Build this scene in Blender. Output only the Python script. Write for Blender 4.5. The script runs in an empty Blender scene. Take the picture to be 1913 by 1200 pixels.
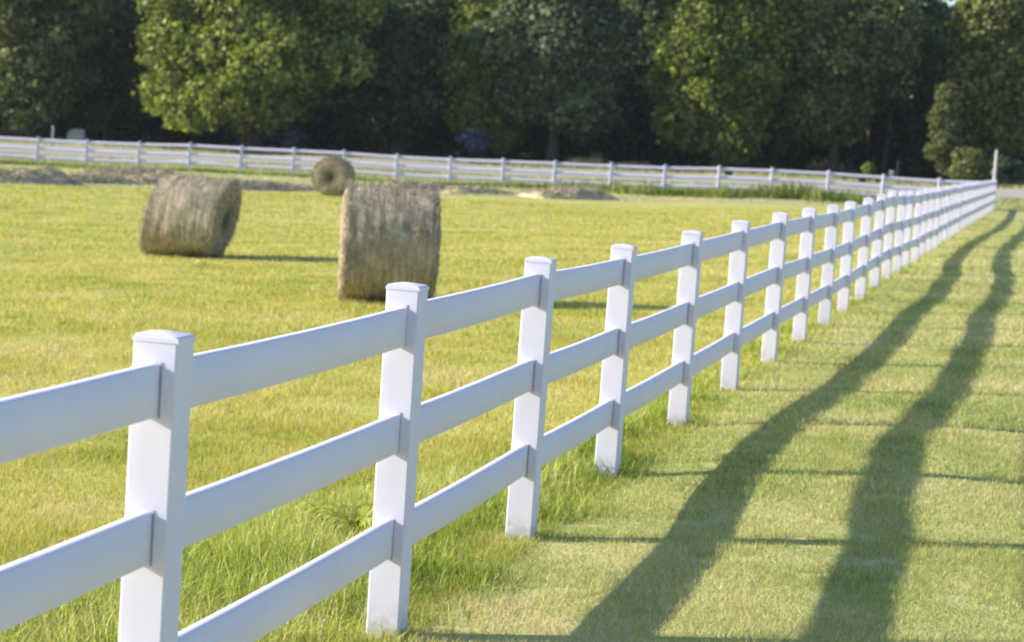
import bpy, bmesh, math, random
import numpy as np
from mathutils import Vector, Matrix
HAZE = .00012
SC = bpy.context.scene
COL = SC.collection
rng = np.random.default_rng(11)
random.seed(11)
R = math.radians

# ------------------------------------------------------------------ camera model (photo pixels 1913 x 1200)
FPX, PITCH, ROLL, CAMH = 4230.7, .08614655, .06882844, 1.942
FX, FY, FA, FH = .12086, 10.6305, .22714, 1.3396     # near fence: reference post, heading, post height
SA, CA = math.sin(FA), math.cos(FA)
SUN_EL, SUN_B = R(22), R(.5)

def ray(px, py):
    X2, Y2 = px-956.5, 600-py
    cr, sr = math.cos(ROLL), math.sin(ROLL)
    X = X2*cr-Y2*sr; Y = X2*sr+Y2*cr
    c, s = math.cos(PITCH), math.sin(PITCH); u = Y/FPX
    return np.array([X/FPX, c+u*s, -s+u*c])

def at(px, py, Y):
    r = ray(px, py)
    return r*(Y/r[1])+np.array([0, 0, CAMH])

# ------------------------------------------------------------------ terrain
def hashn(ix, iy, seed):
    n = (ix.astype(np.int64)*374761393+iy.astype(np.int64)*668265263+seed*1442695041) & 0xffffffff
    n = ((n ^ (n >> 13))*1274126177) & 0xffffffff
    n = (n ^ (n >> 16)) & 0xffffffff
    return n/4294967295.0

def vnoise(x, y, seed=0):
    x = np.asarray(x, float); y = np.asarray(y, float)
    ix, iy = np.floor(x), np.floor(y); fx, fy = x-ix, y-iy
    fx = fx*fx*(3-2*fx); fy = fy*fy*(3-2*fy)
    a = hashn(ix, iy, seed); b = hashn(ix+1, iy, seed); c = hashn(ix, iy+1, seed); d = hashn(ix+1, iy+1, seed)
    return (a*(1-fx)+b*fx)*(1-fy)+(c*(1-fx)+d*fx)*fy

def fbm(x, y, seed=0, oct=3):
    s = 0; a = .5
    for k in range(oct):
        s = s+a*vnoise(np.asarray(x)*2**k, np.asarray(y)*2**k, seed+k); a *= .5
    return s/(1-.5**oct)

T_K = [-200, -5, -2.4, 0, 2.2, 4.7, 7.2, 9.7, 12.2, 14.7, 17.2, 19.6, 22, 24.4, 27.8, 39, 49.6, 63, 93, 110, 500]
Z_K = [0, -.011, -.004, 0, -.022, -.018, -.012, -.002, -.011, -.026, -.031, -.021, -.003, .012, -.045, -.097, -.142, -.204, -.35, -.36, -.36]
CX, CY = FX+93.5*SA, FY+93.5*CA                       # corner of the two fences
FB = R(7.0)                                           # heading of the far fence
def dt(x, y):
    return (x-FX)*CA-(y-FY)*SA, (x-FX)*SA+(y-FY)*CA
def beyond(x, y):                                     # distance past the far fence
    return (x-CX)*math.sin(FB)+(y-CY)*math.cos(FB)
U_T = [-200, -1, .3, 2, 3.6, 4.8, 6.3, 8, 10, 11.5, 14.3, 17, 19.5, 22, 25, 28, 31, 38, 48, 60, 78, 100, 500]
U_Z = [.015, -.002, .0, .036, .05, .040, .022, -.008, -.016, -.026, -.012, -.012, -.035, -.05, -.035, -.01, .03, .055, 0, -.07, -.09, 0, 0]
def edge_e(x, y):                                     # distance past the edge of the mown field
    return .75*np.maximum(np.maximum(y-72.5-1.342*(x+16.65), y-82.5-.68*(x+9.2)), y-89.4)
LU = [-5, 0, 2.4, 4.9, 7.3, 9.8, 12.2, 14.6, 17, 19.5, 22, 24.4, 26.8, 29.3, 31.7, 34.2, 36.6, 39, 41.5, 50, 80]
LZ = [0, 0, .03, .12, .24, .32, .33, .23, .20, .20, .155, .12, .11, .15, .16, .12, .13, .03, -.01, 0, 0]
def lift(x, y, F):                                    # measured rise of the bank that carries the far fence
    u = -(x-CX)*math.cos(FB)+(y-CY)*math.sin(FB)
    w = np.clip((F+26)/22, 0, 1); w = w*w*(3-2*w)
    return np.interp(u, LU, LZ)*w
def ground_z(x, y):
    x = np.asarray(x, float); y = np.asarray(y, float)
    D, T = dt(x, y)
    z = np.interp(T, T_K, Z_K)
    z = z+np.interp(D, [-300, -60, -12, 0, 14, 40, 300], [-2.4, -1.45, -.56, 0, .76, 1.1, 1.1])
    uz = np.interp(T, U_T, U_Z)*np.clip(D/.6, 0, 1)
    z = z+np.where(uz > 0, uz*np.interp(D, [1.85, 2.5], [1, -.3]), uz)
    F = beyond(x, y)
    z = z+lift(x, y, F)
    z = z+np.interp(F, [-1e4, 3, 24, 60, 90, 1e4], [0, 0, .62, 1.1, 1.5, 1.5])
    z = z+(fbm(x*.7, y*.7, 5, 3)-.5)*.035*np.clip((np.abs(D)-.1)/1.5, 0, 1)
    z = z+(fbm(x*.12, y*.12, 9, 2)-.5)*.12*np.clip((np.abs(D)-3)/10, 0, 1)
    return z
def gz(x, y): return float(ground_z(x, y))
def hit(px, py):
    r = ray(px, py); lo, hi = 4., 400.
    Y = np.linspace(5, 300, 4000)
    P = r[None, :]*(Y/r[1])[:, None]; P[:, 2] += CAMH
    h = P[:, 2]-ground_z(P[:, 0], P[:, 1])
    k = int(np.argmax(h < 0)) if (h < 0).any() else len(Y)-1
    return P[k]

# ------------------------------------------------------------------ object helpers
def tag(o, label=None, cat=None, group=None, kind=None):
    if label: o['label'] = label
    if cat: o['category'] = cat
    if group: o['group'] = group
    if kind: o['kind'] = kind
    return o
def empty(name, loc, label, cat, group=None, rz=0):
    o = bpy.data.objects.new(name, None); COL.objects.link(o)
    o.location = loc; o.rotation_euler = (0, 0, rz); o.empty_display_size = .2
    return tag(o, label, cat, group)
def link_mesh(name, me, mat, parent=None, loc=None):
    o = bpy.data.objects.new(name, me); COL.objects.link(o)
    if mat and not me.materials: me.materials.append(mat)
    if parent: o.parent = parent
    if loc is not None: o.location = loc
    return o
def mesh_np(name, V, F, mat, parent=None, loc=None, tint=None, smooth=False, extra=None):
    """V (n,3), F (m,k) arrays with k constant"""
    V = np.asarray(V, np.float32); F = np.asarray(F, np.int32)
    m, k = F.shape
    me = bpy.data.meshes.new(name)
    me.vertices.add(len(V)); me.vertices.foreach_set('co', V.ravel())
    me.loops.add(m*k); me.loops.foreach_set('vertex_index', F.ravel())
    me.polygons.add(m)
    me.polygons.foreach_set('loop_start', np.arange(0, m*k, k, dtype=np.int32))
    me.polygons.foreach_set('loop_total', np.full(m, k, np.int32))
    if smooth: me.polygons.foreach_set('use_smooth', np.ones(m, bool))
    me.update(calc_edges=True)
    if tint is not None:
        at_ = me.color_attributes.new('tint', 'BYTE_COLOR', 'POINT')
        c = np.ones((len(V), 4), np.float32); c[:, :tint.shape[1]] = np.clip(tint, 0, 1)
        at_.data.foreach_set('color', c.ravel())
    return link_mesh(name, me, mat, parent, loc)
def from_bm(name, bm, mat, parent=None, loc=None, smooth=False):
    me = bpy.data.meshes.new(name); bm.to_mesh(me); bm.free()
    if smooth:
        for p in me.polygons: p.use_smooth = True
    return link_mesh(name, me, mat, parent, loc)
def box_bm(bm, c, s, rot=None):
    r = bmesh.ops.create_cube(bm, size=1)
    M = Matrix.Translation(c) @ (rot.to_4x4() if rot else Matrix.Identity(4)) @ Matrix.Diagonal((*s, 1))
    bmesh.ops.transform(bm, matrix=M, verts=r['verts'])
    return r['verts']
def tube(points, radii, sides=8):
    V = []; F = []
    P = np.array(points, float); n = len(P)
    for i in range(n):
        d = P[min(i+1, n-1)]-P[max(i-1, 0)]; d = d/(np.linalg.norm(d)+1e-9)
        a = np.cross(d, [.3, .9, .1]); a /= np.linalg.norm(a); b = np.cross(d, a)
        for k in range(sides):
            t = 2*math.pi*k/sides
            V.append(P[i]+(a*math.cos(t)+b*math.sin(t))*radii[i])
    for i in range(n-1):
        for k in range(sides):
            k2 = (k+1) % sides
            F.append((i*sides+k, i*sides+k2, (i+1)*sides+k2, (i+1)*sides+k))
    return np.array(V), np.array(F)
def join(parts):
    V = []; F = []; o = 0
    for v, f in parts:
        V.append(v); F.append(f+o); o += len(v)
    return np.concatenate(V), np.concatenate(F)

# ------------------------------------------------------------------ materials
class NT:
    def __init__(s, name):
        s.m = bpy.data.materials.new(name); s.m.use_nodes = True
        s.t = s.m.node_tree; s.t.nodes.clear()
        s.out = s.n('ShaderNodeOutputMaterial')
    def n(s, typ, **kw):
        nd = s.t.nodes.new(typ)
        for k, v in kw.items():
            if k.startswith('_'): setattr(nd, k[1:], v)
        return nd
    def l(s, a, b): s.t.links.new(a, b)
    def noise(s, vec, scale, detail=4, rough=.55):
        nd = s.n('ShaderNodeTexNoise'); nd.inputs['Scale'].default_value = scale
        nd.inputs['Detail'].default_value = detail; nd.inputs['Roughness'].default_value = rough
        if vec is not None: s.l(vec, nd.inputs['Vector'])
        return nd.outputs['Fac']
    def ramp(s, fac, stops):
        nd = s.n('ShaderNodeValToRGB'); s.l(fac, nd.inputs['Fac'])
        e = nd.color_ramp.elements
        while len(e) > 1: e.remove(e[-1])
        e[0].position = stops[0][0]; e[0].color = (*stops[0][1], 1)
        for p, c in stops[1:]:
            x = e.new(p); x.color = (*c, 1)
        return nd.outputs['Color']
    def mix(s, fac, a, b, mode='MIX'):
        nd = s.n('ShaderNodeMix', _data_type='RGBA', _blend_type=mode)
        for v, i in ((fac, 0), (a, 6), (b, 7)):
            if isinstance(v, (int, float)): nd.inputs[i].default_value = v
            elif isinstance(v, tuple): nd.inputs[i].default_value = (*v, 1)
            else: s.l(v, nd.inputs[i])
        return nd.outputs[2]
    def math(s, op, a, b=None, c=None, clamp=False):
        nd = s.n('ShaderNodeMath', _operation=op); nd.use_clamp = clamp
        for v, i in ((a, 0), (b, 1), (c, 2)):
            if v is None: continue
            if isinstance(v, (int, float)): nd.inputs[i].default_value = v
            else: s.l(v, nd.inputs[i])
        return nd.outputs[0]
    def maprange(s, v, a, b, c=0, d=1):
        nd = s.n('ShaderNodeMapRange'); s.l(v, nd.inputs[0])
        for i, x in zip((1, 2, 3, 4), (a, b, c, d)): nd.inputs[i].default_value = x
        return nd.outputs[0]
    def obj(s): return s.n('ShaderNodeTexCoord').outputs['Object']
    def geo(s): return s.n('ShaderNodeNewGeometry').outputs['Position']
    def scalev(s, v, sc):
        nd = s.n('ShaderNodeMapping'); s.l(v, nd.inputs[0]); nd.inputs['Scale'].default_value = sc
        return nd.outputs[0]
    def rotv(s, v, rz, sc=(1, 1, 1)):
        nd = s.n('ShaderNodeMapping'); s.l(v, nd.inputs[0]); nd.inputs['Rotation'].default_value = (0, 0, rz); nd.inputs['Scale'].default_value = sc
        return nd.outputs[0]
    def bump(s, h, strength, dist):
        nd = s.n('ShaderNodeBump'); s.l(h, nd.inputs['Height'])
        nd.inputs['Strength'].default_value = strength; nd.inputs['Distance'].default_value = dist
        return nd.outputs[0]
    def principled(s, col, rough=.6, normal=None, spec=.5):
        b = s.n('ShaderNodeBsdfPrincipled')
        if isinstance(col, tuple): b.inputs['Base Color'].default_value = (*col, 1)
        else: s.l(col, b.inputs['Base Color'])
        if isinstance(rough, (int, float)): b.inputs['Roughness'].default_value = rough
        else: s.l(rough, b.inputs['Roughness'])
        b.inputs['Specular IOR Level'].default_value = spec
        if normal is not None: s.l(normal, b.inputs['Normal'])
        return b.outputs[0]
    def finish(s, sh): s.l(sh, s.out.inputs['Surface']); return s.m
    def leafy(s, col, trans=.4, tcol=None):
        d = s.n('ShaderNodeBsdfDiffuse'); t = s.n('ShaderNodeBsdfTranslucent')
        s.l(col, d.inputs[0]); s.l(tcol if tcol is not None else col, t.inputs[0])
        m = s.n('ShaderNodeMixShader'); m.inputs[0].default_value = trans
        s.l(d.outputs[0], m.inputs[1]); s.l(t.outputs[0], m.inputs[2])
        g = s.n('ShaderNodeBsdfGlossy'); g.inputs['Roughness'].default_value = .45; g.inputs[0].default_value = (1, 1, 1, 1)
        m2 = s.n('ShaderNodeMixShader'); m2.inputs[0].default_value = .014
        s.l(m.outputs[0], m2.inputs[1]); s.l(g.outputs[0], m2.inputs[2])
        return m2.outputs[0]

def mat_tinted(name, stops, trans=.4, boost=(1.1, 1.25, .6)):
    """colour from the blade's / leaf's own tint value through a ramp; g channel scales its value"""
    n = NT(name)
    a = n.n('ShaderNodeAttribute', _attribute_name='tint')
    sep = n.n('ShaderNodeSeparateColor'); n.l(a.outputs['Color'], sep.inputs[0])
    c = n.ramp(sep.outputs[0], stops)
    v = n.maprange(sep.outputs[1], 0, 1, .6, 1.35)
    c = n.mix(1.0, c, n_comb(n, v), 'MULTIPLY')
    t = n.mix(1.0, c, boost, 'MULTIPLY')
    return n.finish(n.leafy(c, trans, t))
def n_comb(n, v):
    c = n.n('ShaderNodeCombineColor')
    for i in range(3): n.l(v, c.inputs[i])
    return c.outputs[0]

def mat_vinyl():
    n = NT('white_vinyl')
    p = n.geo()
    dirt = n.noise(p, 2.2, 4)
    c = n.ramp(dirt, [(.35, (.70, .67, .785)), (.6, (.73, .70, .815))])
    g = n.n('ShaderNodeAttribute', _attribute_name='tint')
    c = n.mix(n.math('MULTIPLY', g.outputs['Fac'], n.maprange(n.noise(p, 22, 4), .38, .6)), c, (.40, .39, .30))
    return n.finish(n.principled(c, .65, n.bump(n.noise(p, 40, 3), .03, .002), .3))

def mat_ground():
    n = NT('ground_soil_and_turf')
    p = n.geo()
    sep = n.n('ShaderNodeSeparateXYZ'); n.l(p, sep.inputs[0])
    x, y = sep.outputs[0], sep.outputs[1]
    # D across the near fence, F past the far fence
    D = n.math('SUBTRACT', n.math('MULTIPLY', n.math('SUBTRACT', x, FX), CA), n.math('MULTIPLY', n.math('SUBTRACT', y, FY), SA))
    F = n.math('ADD', n.math('MULTIPLY', n.math('SUBTRACT', x, CX), math.sin(FB)), n.math('MULTIPLY', n.math('SUBTRACT', y, CY), math.cos(FB)))
    n1 = n.noise(p, .9, 5); n2 = n.noise(p, 7, 4, .6); n3 = n.noise(p, 45, 4, .6)
    st = n.noise(n.rotv(p, R(4), (.05, .9, 1)), 1.0, 4)      # mown swaths lie across the field
    mixn = n.math('ADD', n.math('MULTIPLY', n1, .25), n.math('ADD', n.math('MULTIPLY', n2, .2), n.math('ADD', n.math('MULTIPLY', n3, .2), n.math('MULTIPLY', st, .35))))
    field = n.ramp(mixn, [(.34, (.29, .31, .07)), (.46, (.45, .44, .105)), (.53, (.54, .49, .14)), (.62, (.61, .55, .21))])
    lawn = n.ramp(mixn, [(.36, (.32, .36, .115)), (.5, (.50, .48, .18)), (.62, (.62, .55, .26))])
    verge = n.ramp(n2, [(.35, (.16, .19, .06)), (.65, (.32, .31, .15))])
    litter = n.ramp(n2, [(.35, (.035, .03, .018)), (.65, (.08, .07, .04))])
    hay = n.ramp(n2, [(.3, (.36, .32, .16)), (.6, (.52, .46, .25))])
    c = n.mix(n.maprange(n.math('ADD', D, n.math('MULTIPLY', n1, .4)), .1, .5), field, lawn)
    Fw = n.math('ADD', F, n.math('MULTIPLY', n.math('SUBTRACT', n1, .5), 3))
    eA = n.math('SUBTRACT', n.math('SUBTRACT', y, 72.5), n.math('MULTIPLY', n.math('ADD', x, 16.65), 1.342))
    eB = n.math('SUBTRACT', n.math('SUBTRACT', y, 82.5), n.math('MULTIPLY', n.math('ADD', x, 9.2), .68))
    E_ = n.math('MULTIPLY', n.math('MAXIMUM', n.math('MAXIMUM', eA, eB), n.math('SUBTRACT', y, 89.4)), .75)
    inside = n.math('MULTIPLY', n.maprange(n.math('ADD', E_, n.math('MULTIPLY', n1, 1.2)), .1, .9, 0, 1), n.maprange(D, -.6, -1.4, 0, 1))
    c = n.mix(inside, c, hay)
    c = n.mix(n.maprange(Fw, -3.5, -2, 0, 1), c, verge)
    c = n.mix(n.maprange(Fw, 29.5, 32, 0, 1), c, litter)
    h = n.math('ADD', n3, n.math('MULTIPLY', n2, .8))
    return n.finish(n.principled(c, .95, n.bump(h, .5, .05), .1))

def mat_road():
    n = NT('worn_asphalt'); p = n.geo()
    a = n.noise(p, 1.3, 5); b = n.noise(p, 60, 3)
    c = n.ramp(n.math('ADD', n.math('MULTIPLY', a, .6), n.math('MULTIPLY', b, .4)), [(.35, (.36, .32, .27)), (.65, (.48, .43, .36))])
    return n.finish(n.principled(c, .9, n.bump(b, .3, .01), .2))

def mat_hay(name, axis_streak=True):
    n = NT(name); p = n.obj()
    # stems wound round the roll: noise squeezed along the axis (x), stretched round it
    s1 = n.noise(n.scalev(p, (26, 2.2, 2.2)), 1.0, 5, .65)
    s2 = n.noise(p, 4, 4); s3 = n.noise(n.scalev(p, (60, 12, 12)), 1, 4, .7)
    f = n.math('ADD', n.math('MULTIPLY', s1, .45), n.math('ADD', n.math('MULTIPLY', s2, .25), n.math('MULTIPLY', s3, .3)))
    c = n.ramp(f, [(.36, (.17, .125, .09)), (.46, (.34, .275, .20)), (.55, (.48, .40, .30)), (.66, (.72, .63, .50))])
    g = n.noise(p, 1.6, 2)
    c = n.mix(n.maprange(g, .5, .72), c, (.17, .17, .12))
    return n.finish(n.principled(c, .95, n.bump(f, 1.0, .06), .1))

def mat_hay_end():
    n = NT('rolled_hay_end'); p = n.obj()
    sep = n.n('ShaderNodeSeparateXYZ'); n.l(p, sep.inputs[0])
    r = n.math('SQRT', n.math('ADD', n.math('POWER', sep.outputs[1], 2.0), n.math('POWER', sep.outputs[2], 2.0)))
    w = n.math('SINE', n.math('ADD', n.math('MULTIPLY', r, 70), n.math('MULTIPLY', n.noise(p, 5, 4), 14)))
    f = n.math('ADD', n.math('MULTIPLY', w, .045), n.noise(p, 14, 5, .7))
    c = n.ramp(f, [(.34, (.17, .125, .07)), (.5, (.33, .265, .165)), (.66, (.52, .44, .30))])
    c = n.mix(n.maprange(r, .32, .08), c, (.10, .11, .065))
    return n.finish(n.principled(c, .95, n.bump(f, 1.0, .05), .1))

def mat_bark():
    n = NT('tree_bark'); p = n.obj()
    f = n.noise(n.scalev(p, (9, 9, 1.5)), 1.2, 5, .7)
    c = n.ramp(f, [(.35, (.035, .028, .02)), (.65, (.13, .11, .085))])
    return n.finish(n.principled(c, .95, n.bump(f, .8, .04), .1))

def mat_plain(name, c, rough=.6, var=.15):
    n = NT(name); p = n.obj()
    f = n.noise(p, 12, 4)
    col = n.ramp(f, [(.3, tuple(v*(1-var) for v in c)), (.7, tuple(min(1, v*(1+var)) for v in c))])
    return n.finish(n.principled(col, rough, n.bump(f, .2, .01), .4))

VINYL = mat_vinyl(); GROUND = mat_ground(); ROAD = mat_road(); HAY = mat_hay('weathered_hay'); HAYEND = mat_hay_end()
BARK = mat_bark()
G_STOPS_FIELD = [(0, (.20, .26, .04)), (.3, (.41, .42, .075)), (.66, (.57, .52, .12)), (.88, (.67, .57, .22)), (1, (.70, .58, .38))]
G_STOPS_LAWN = [(0, (.25, .33, .08)), (.4, (.48, .50, .165)), (.75, (.62, .56, .25)), (1, (.75, .62, .40))]
G_STOPS_TALL = [(0, (.13, .19, .03)), (.45, (.34, .41, .075)), (.85, (.53, .54, .14)), (1, (.66, .58, .28))]
M_FIELD = mat_tinted('field_grass_blades', G_STOPS_FIELD, .4, (1.1, 1.12, .75))
M_LAWN = mat_tinted('lawn_grass_blades', G_STOPS_LAWN, .4, (1.1, 1.1, .8))
M_TALL = mat_tinted('tall_grass_blades', G_STOPS_TALL)
M_WEED = mat_tinted('rank_weed_blades', [(0, (.06, .10, .02)), (.5, (.16, .21, .045)), (.9, (.33, .35, .10)), (1, (.5, .46, .22))])
M_STUB = mat_tinted('dry_stubble_blades', [(0, (.30, .32, .10)), (.4, (.50, .46, .20)), (1, (.66, .58, .36))])
M_STRAW = mat_tinted('loose_straw', [(0, (.16, .13, .09)), (.5, (.38, .33, .23)), (1, (.62, .55, .40))], .2, (1, 1, .8))

# ------------------------------------------------------------------ ground sheet
def axis_coords(segs):
    out = [segs[0][0]]
    for a, b, st in segs:
        k = max(1, int(round((b-a)/st)))
        out += list(np.linspace(a, b, k+1)[1:])
    return np.array(out)
gxs = axis_coords([(-600, -120, 40), (-120, -40, 5), (-40, -8, 1), (-8, 8, .2), (8, 30, .6), (30, 60, 3), (60, 120, 10), (120, 600, 40)])
gys = axis_coords([(-200, -20, 20), (-20, 4, 2), (4, 30, .2), (30, 60, .5), (60, 180, 1.5), (180, 300, 10), (300, 900, 60)])
GX, GY = np.meshgrid(gxs, gys)
GZ = ground_z(GX, GY)
V = np.stack([GX, GY, GZ], -1).reshape(-1, 3)
nx, ny = len(gxs), len(gys)
i = np.arange(nx-1)[None, :]+np.arange(ny-1)[:, None]*nx
Fq = np.stack([i, i+1, i+1+nx, i+nx], -1).reshape(-1, 4)
tag(mesh_np('ground', V, Fq, GROUND, smooth=True), kind='structure')

def far_pt(u, F):           # u metres to the left of the corner along the far fence, F metres past it
    return (CX-u*math.cos(FB)+F*math.sin(FB), CY+u*math.sin(FB)+F*math.cos(FB))

us = np.arange(-60, 130, 1.5)
rows = np.array([13, 15, 17, 19, 21, 23, 25.])
V = []
for F in rows:
    for u in us:
        wob = 0
        if F in (13, 25): wob = (float(vnoise(u*.3, F))-.5)*.5
        x, y = far_pt(u, F+wob); V.append((x, y, 0))
V = np.array(V); V[:, 2] = ground_z(V[:, 0], V[:, 1])+.03
nu = len(us)
i = np.arange(nu-1)[None, :]+np.arange(len(rows)-1)[:, None]*nu
tag(mesh_np('road', V, np.stack([i, i+nu, i+1+nu, i+1], -1).reshape(-1, 4), ROAD, smooth=True), kind='structure')

# ------------------------------------------------------------------ fences
PW = .127
RH, RT = .143, .038
RAILS = [.384, .785, 1.185]
SLOT_SHADE = mat_plain('painted_slot_shade', (.34, .335, .37), .8, .1)  # grey strip colour standing in for the shade in the rail slot
def post_mesh(h, below=.12):
    bm = bmesh.new()
    hb = PW/2
    vs = box_bm(bm, (0, 0, (h-.015-below)/2), (PW, PW, h-.015+below))
    ed = [e for e in bm.edges if abs(e.verts[0].co.z-e.verts[1].co.z) > .1]
    bmesh.ops.bevel(bm, geom=ed, offset=.006, segments=2, affect='EDGES', profile=.5)
    me = bpy.data.meshes.new('post'); bm.to_mesh(me); bm.free()
    # cut in a few levels so the foot can carry its own dirt
    bm = bmesh.new(); bm.from_mesh(me)
    for zc in (.05, .10, .16):
        bmesh.ops.bisect_plane(bm, geom=bm.verts[:]+bm.edges[:]+bm.faces[:], plane_co=(0, 0, zc), plane_no=(0, 0, 1))
    bm.to_mesh(me); bm.free()
    a = me.color_attributes.new('tint', 'FLOAT_COLOR', 'POINT')
    for v in me.vertices:
        d = max(0, min(1, 1-(v.co.z)/.13)); a.data[v.index].color = (d, d, d, 1)
    me.materials.append(VINYL); me.materials.append(SLOT_SHADE)
    bm = bmesh.new(); bm.from_mesh(me)
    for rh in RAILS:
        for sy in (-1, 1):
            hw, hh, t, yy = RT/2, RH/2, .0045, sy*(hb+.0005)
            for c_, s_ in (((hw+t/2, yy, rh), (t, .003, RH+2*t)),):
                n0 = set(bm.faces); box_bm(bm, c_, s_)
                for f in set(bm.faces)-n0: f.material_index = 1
    bm.to_mesh(me); bm.free()
    return me
def cap_mesh(h):
    bm = bmesh.new(); b = PW/2+.002
    z0, z1, z2 = h-.026, h-.009, h
    lv = [[bm.verts.new((sx*b, sy*b, z)) for sx, sy in ((-1, -1), (1, -1), (1, 1), (-1, 1))] for z in (z0, z1)]
    q = .014
    top = [bm.verts.new((sx*q, sy*q, z2)) for sx, sy in ((-1, -1), (1, -1), (1, 1), (-1, 1))]
    for A, B in ((lv[0], lv[1]), (lv[1], top)):
        for k in range(4): bm.faces.new((A[k], A[(k+1) % 4], B[(k+1) % 4], B[k]))
    bm.faces.new(top); bm.faces.new(lv[0][::-1])
    bmesh.ops.bevel(bm, geom=[e for e in bm.edges if e.verts[0].co.z > z0+.01 and e.verts[1].co.z > z0+.01 and e.is_manifold], offset=.005, segments=2, affect='EDGES')
    me = bpy.data.meshes.new('post_cap'); bm.to_mesh(me); bm.free()
    me.materials.append(VINYL)
    return me
RH, RT = .143, .038
RAILS = [.384, .785, 1.185]
def rail_verts(p, q):
    """a hollow board between two post faces, with eased edges; returns V,F"""
    p = np.array(p, float); q = np.array(q, float)
    d = q-p; L = np.linalg.norm(d); d /= L
    n_ = np.cross(d, [0, 0, 1]); n_ /= np.linalg.norm(n_); u = np.array([0, 0, 1.])
    a, b, e = RT/2, RH/2, .004
    prof = [(-a+e, -b), (a-e, -b), (a, -b+e), (a, b-e), (a-e, b), (-a+e, b), (-a, b-e), (-a, -b+e)]
    V = []; k = 5
    for j in range(k):
        t = j/(k-1); sag = -.006*4*t*(1-t)
        for (s_, z_) in prof: V.append(p+d*L*t+n_*s_+u*(z_+sag))
    F = []
    for j in range(k-1):
        for m in range(8): F.append((j*8+m, j*8+(m+1) % 8, (j+1)*8+(m+1) % 8, (j+1)*8+m))
    return np.array(V), np.array(F)
def collar_verts(c, d):
    """thin dark slot line round the rail where it enters the post: a slim frame standing 2 mm off the face"""
    return None

def fence(name, pts, label, headings, individual):
    root = empty(name, (pts[0][0], pts[0][1], pts[0][2]), label, 'fence')
    o0 = np.array(pts[0])
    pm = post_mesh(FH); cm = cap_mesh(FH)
    for (x, y, z), hd in zip(pts, headings):
        p = bpy.data.objects.new('post', pm); COL.objects.link(p); p.parent = root
        p.location = (x-o0[0], y-o0[1], z-o0[2])
        p.rotation_euler = (random.gauss(0, .004), random.gauss(0, .004), -hd+random.gauss(0, .012))
        c = bpy.data.objects.new('post_cap', cm); COL.objects.link(c); c.parent = p
    bays = []
    for i in range(len(pts)-1):
        a = np.array(pts[i]); b = np.array(pts[i+1]); d = b-a; L = np.linalg.norm(d); d = d/L
        for rh in RAILS:
            j1, j2 = random.gauss(0, .003), random.gauss(0, .003)
            bays.append((a+d*(PW/2-.03)+np.array([0, 0, rh+j1])-o0, b-d*(PW/2-.03)+np.array([0, 0, rh+j2])-o0))
    rest = []
    for k, (p, q) in enumerate(bays):
        V, F = rail_verts(p, q)
        if k < individual: mesh_np('rail', V, F, VINYL, root)
        else: rest.append((V, F))
    if rest:
        V, F = join(rest); r = mesh_np('rail', V, F, VINYL, root); r['kind'] = 'stuff'
    return root

offs = {1: (.201, .004), 2: (.131, .009), 3: (-.044, 0), 4: (-.208, -.025), 5: (-.139, -.019), 6: (-.072, -.015), 7: (-.048, -.001), 8: (-.018, .005),
        9: (.036, .012), 10: (.04, .005), 11: (.044, .01), 12: (.041, .012), 13: (.037, .01)}
zs = {1: -.011, 2: -.004, 3: 0, 4: -.022, 5: -.018, 6: -.012, 7: -.002, 8: -.011, 9: -.026, 10: -.031, 11: -.021, 12: -.003, 13: .012}
pts = []
for k in range(-1, 14):
    o, l = offs.get(k, (.2, .004)); T = (k-3)*2.44+o
    x = FX+T*SA+l*CA; y = FY+T*CA-l*SA
    pts.append((x, y, zs.get(k, -.011)))
T0 = 10*2.44+.037; nrem = 28
for j in range(1, nrem+1):
    T = T0+(93.5-T0)*j/nrem
    if j < nrem: T += random.gauss(0, .03)
    l = (.01 if j < 4 else 0)+random.gauss(0, .008)
    x = FX+T*SA+l*CA; y = FY+T*CA-l*SA
    pts.append((x, y, float(np.interp(T, T_K, Z_K))+random.gauss(0, .006)))
# nearest first so the individually built rails are the ones that show largest
fence('near_fence', pts, 'long white three-rail vinyl fence running from the foreground to the far right corner', [FA]*len(pts), 100)
pts2 = []
for j in range(1, 21):
    u = 2.47*j+random.gauss(0, .04)
    x, y = far_pt(u, 0); pts2.append((x, y, gz(x, y)+random.gauss(0, .006)))
pts2 = [(pts[-1][0]-.0, pts[-1][1], pts[-1][2])]+pts2
# the first point is the shared corner post, already built: start rails there but no second post
def far_fence():
    root = fence('far_fence', pts2[1:], 'white three-rail fence crossing behind the hay bales along the road', [-FB+math.pi/2]*20, 999)
    o0 = np.array(pts2[1]); a = np.array(pts2[0]); b = o0
    d = (b-a)/np.linalg.norm(b-a)
    for rh in RAILS:
        V, F = rail_verts(a+d*(PW/2)+np.array([0, 0, rh])-o0, b-d*.03+np.array([0, 0, rh])-o0)
        mesh_np('rail', V, F, VINYL, root)
far_fence()

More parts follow.
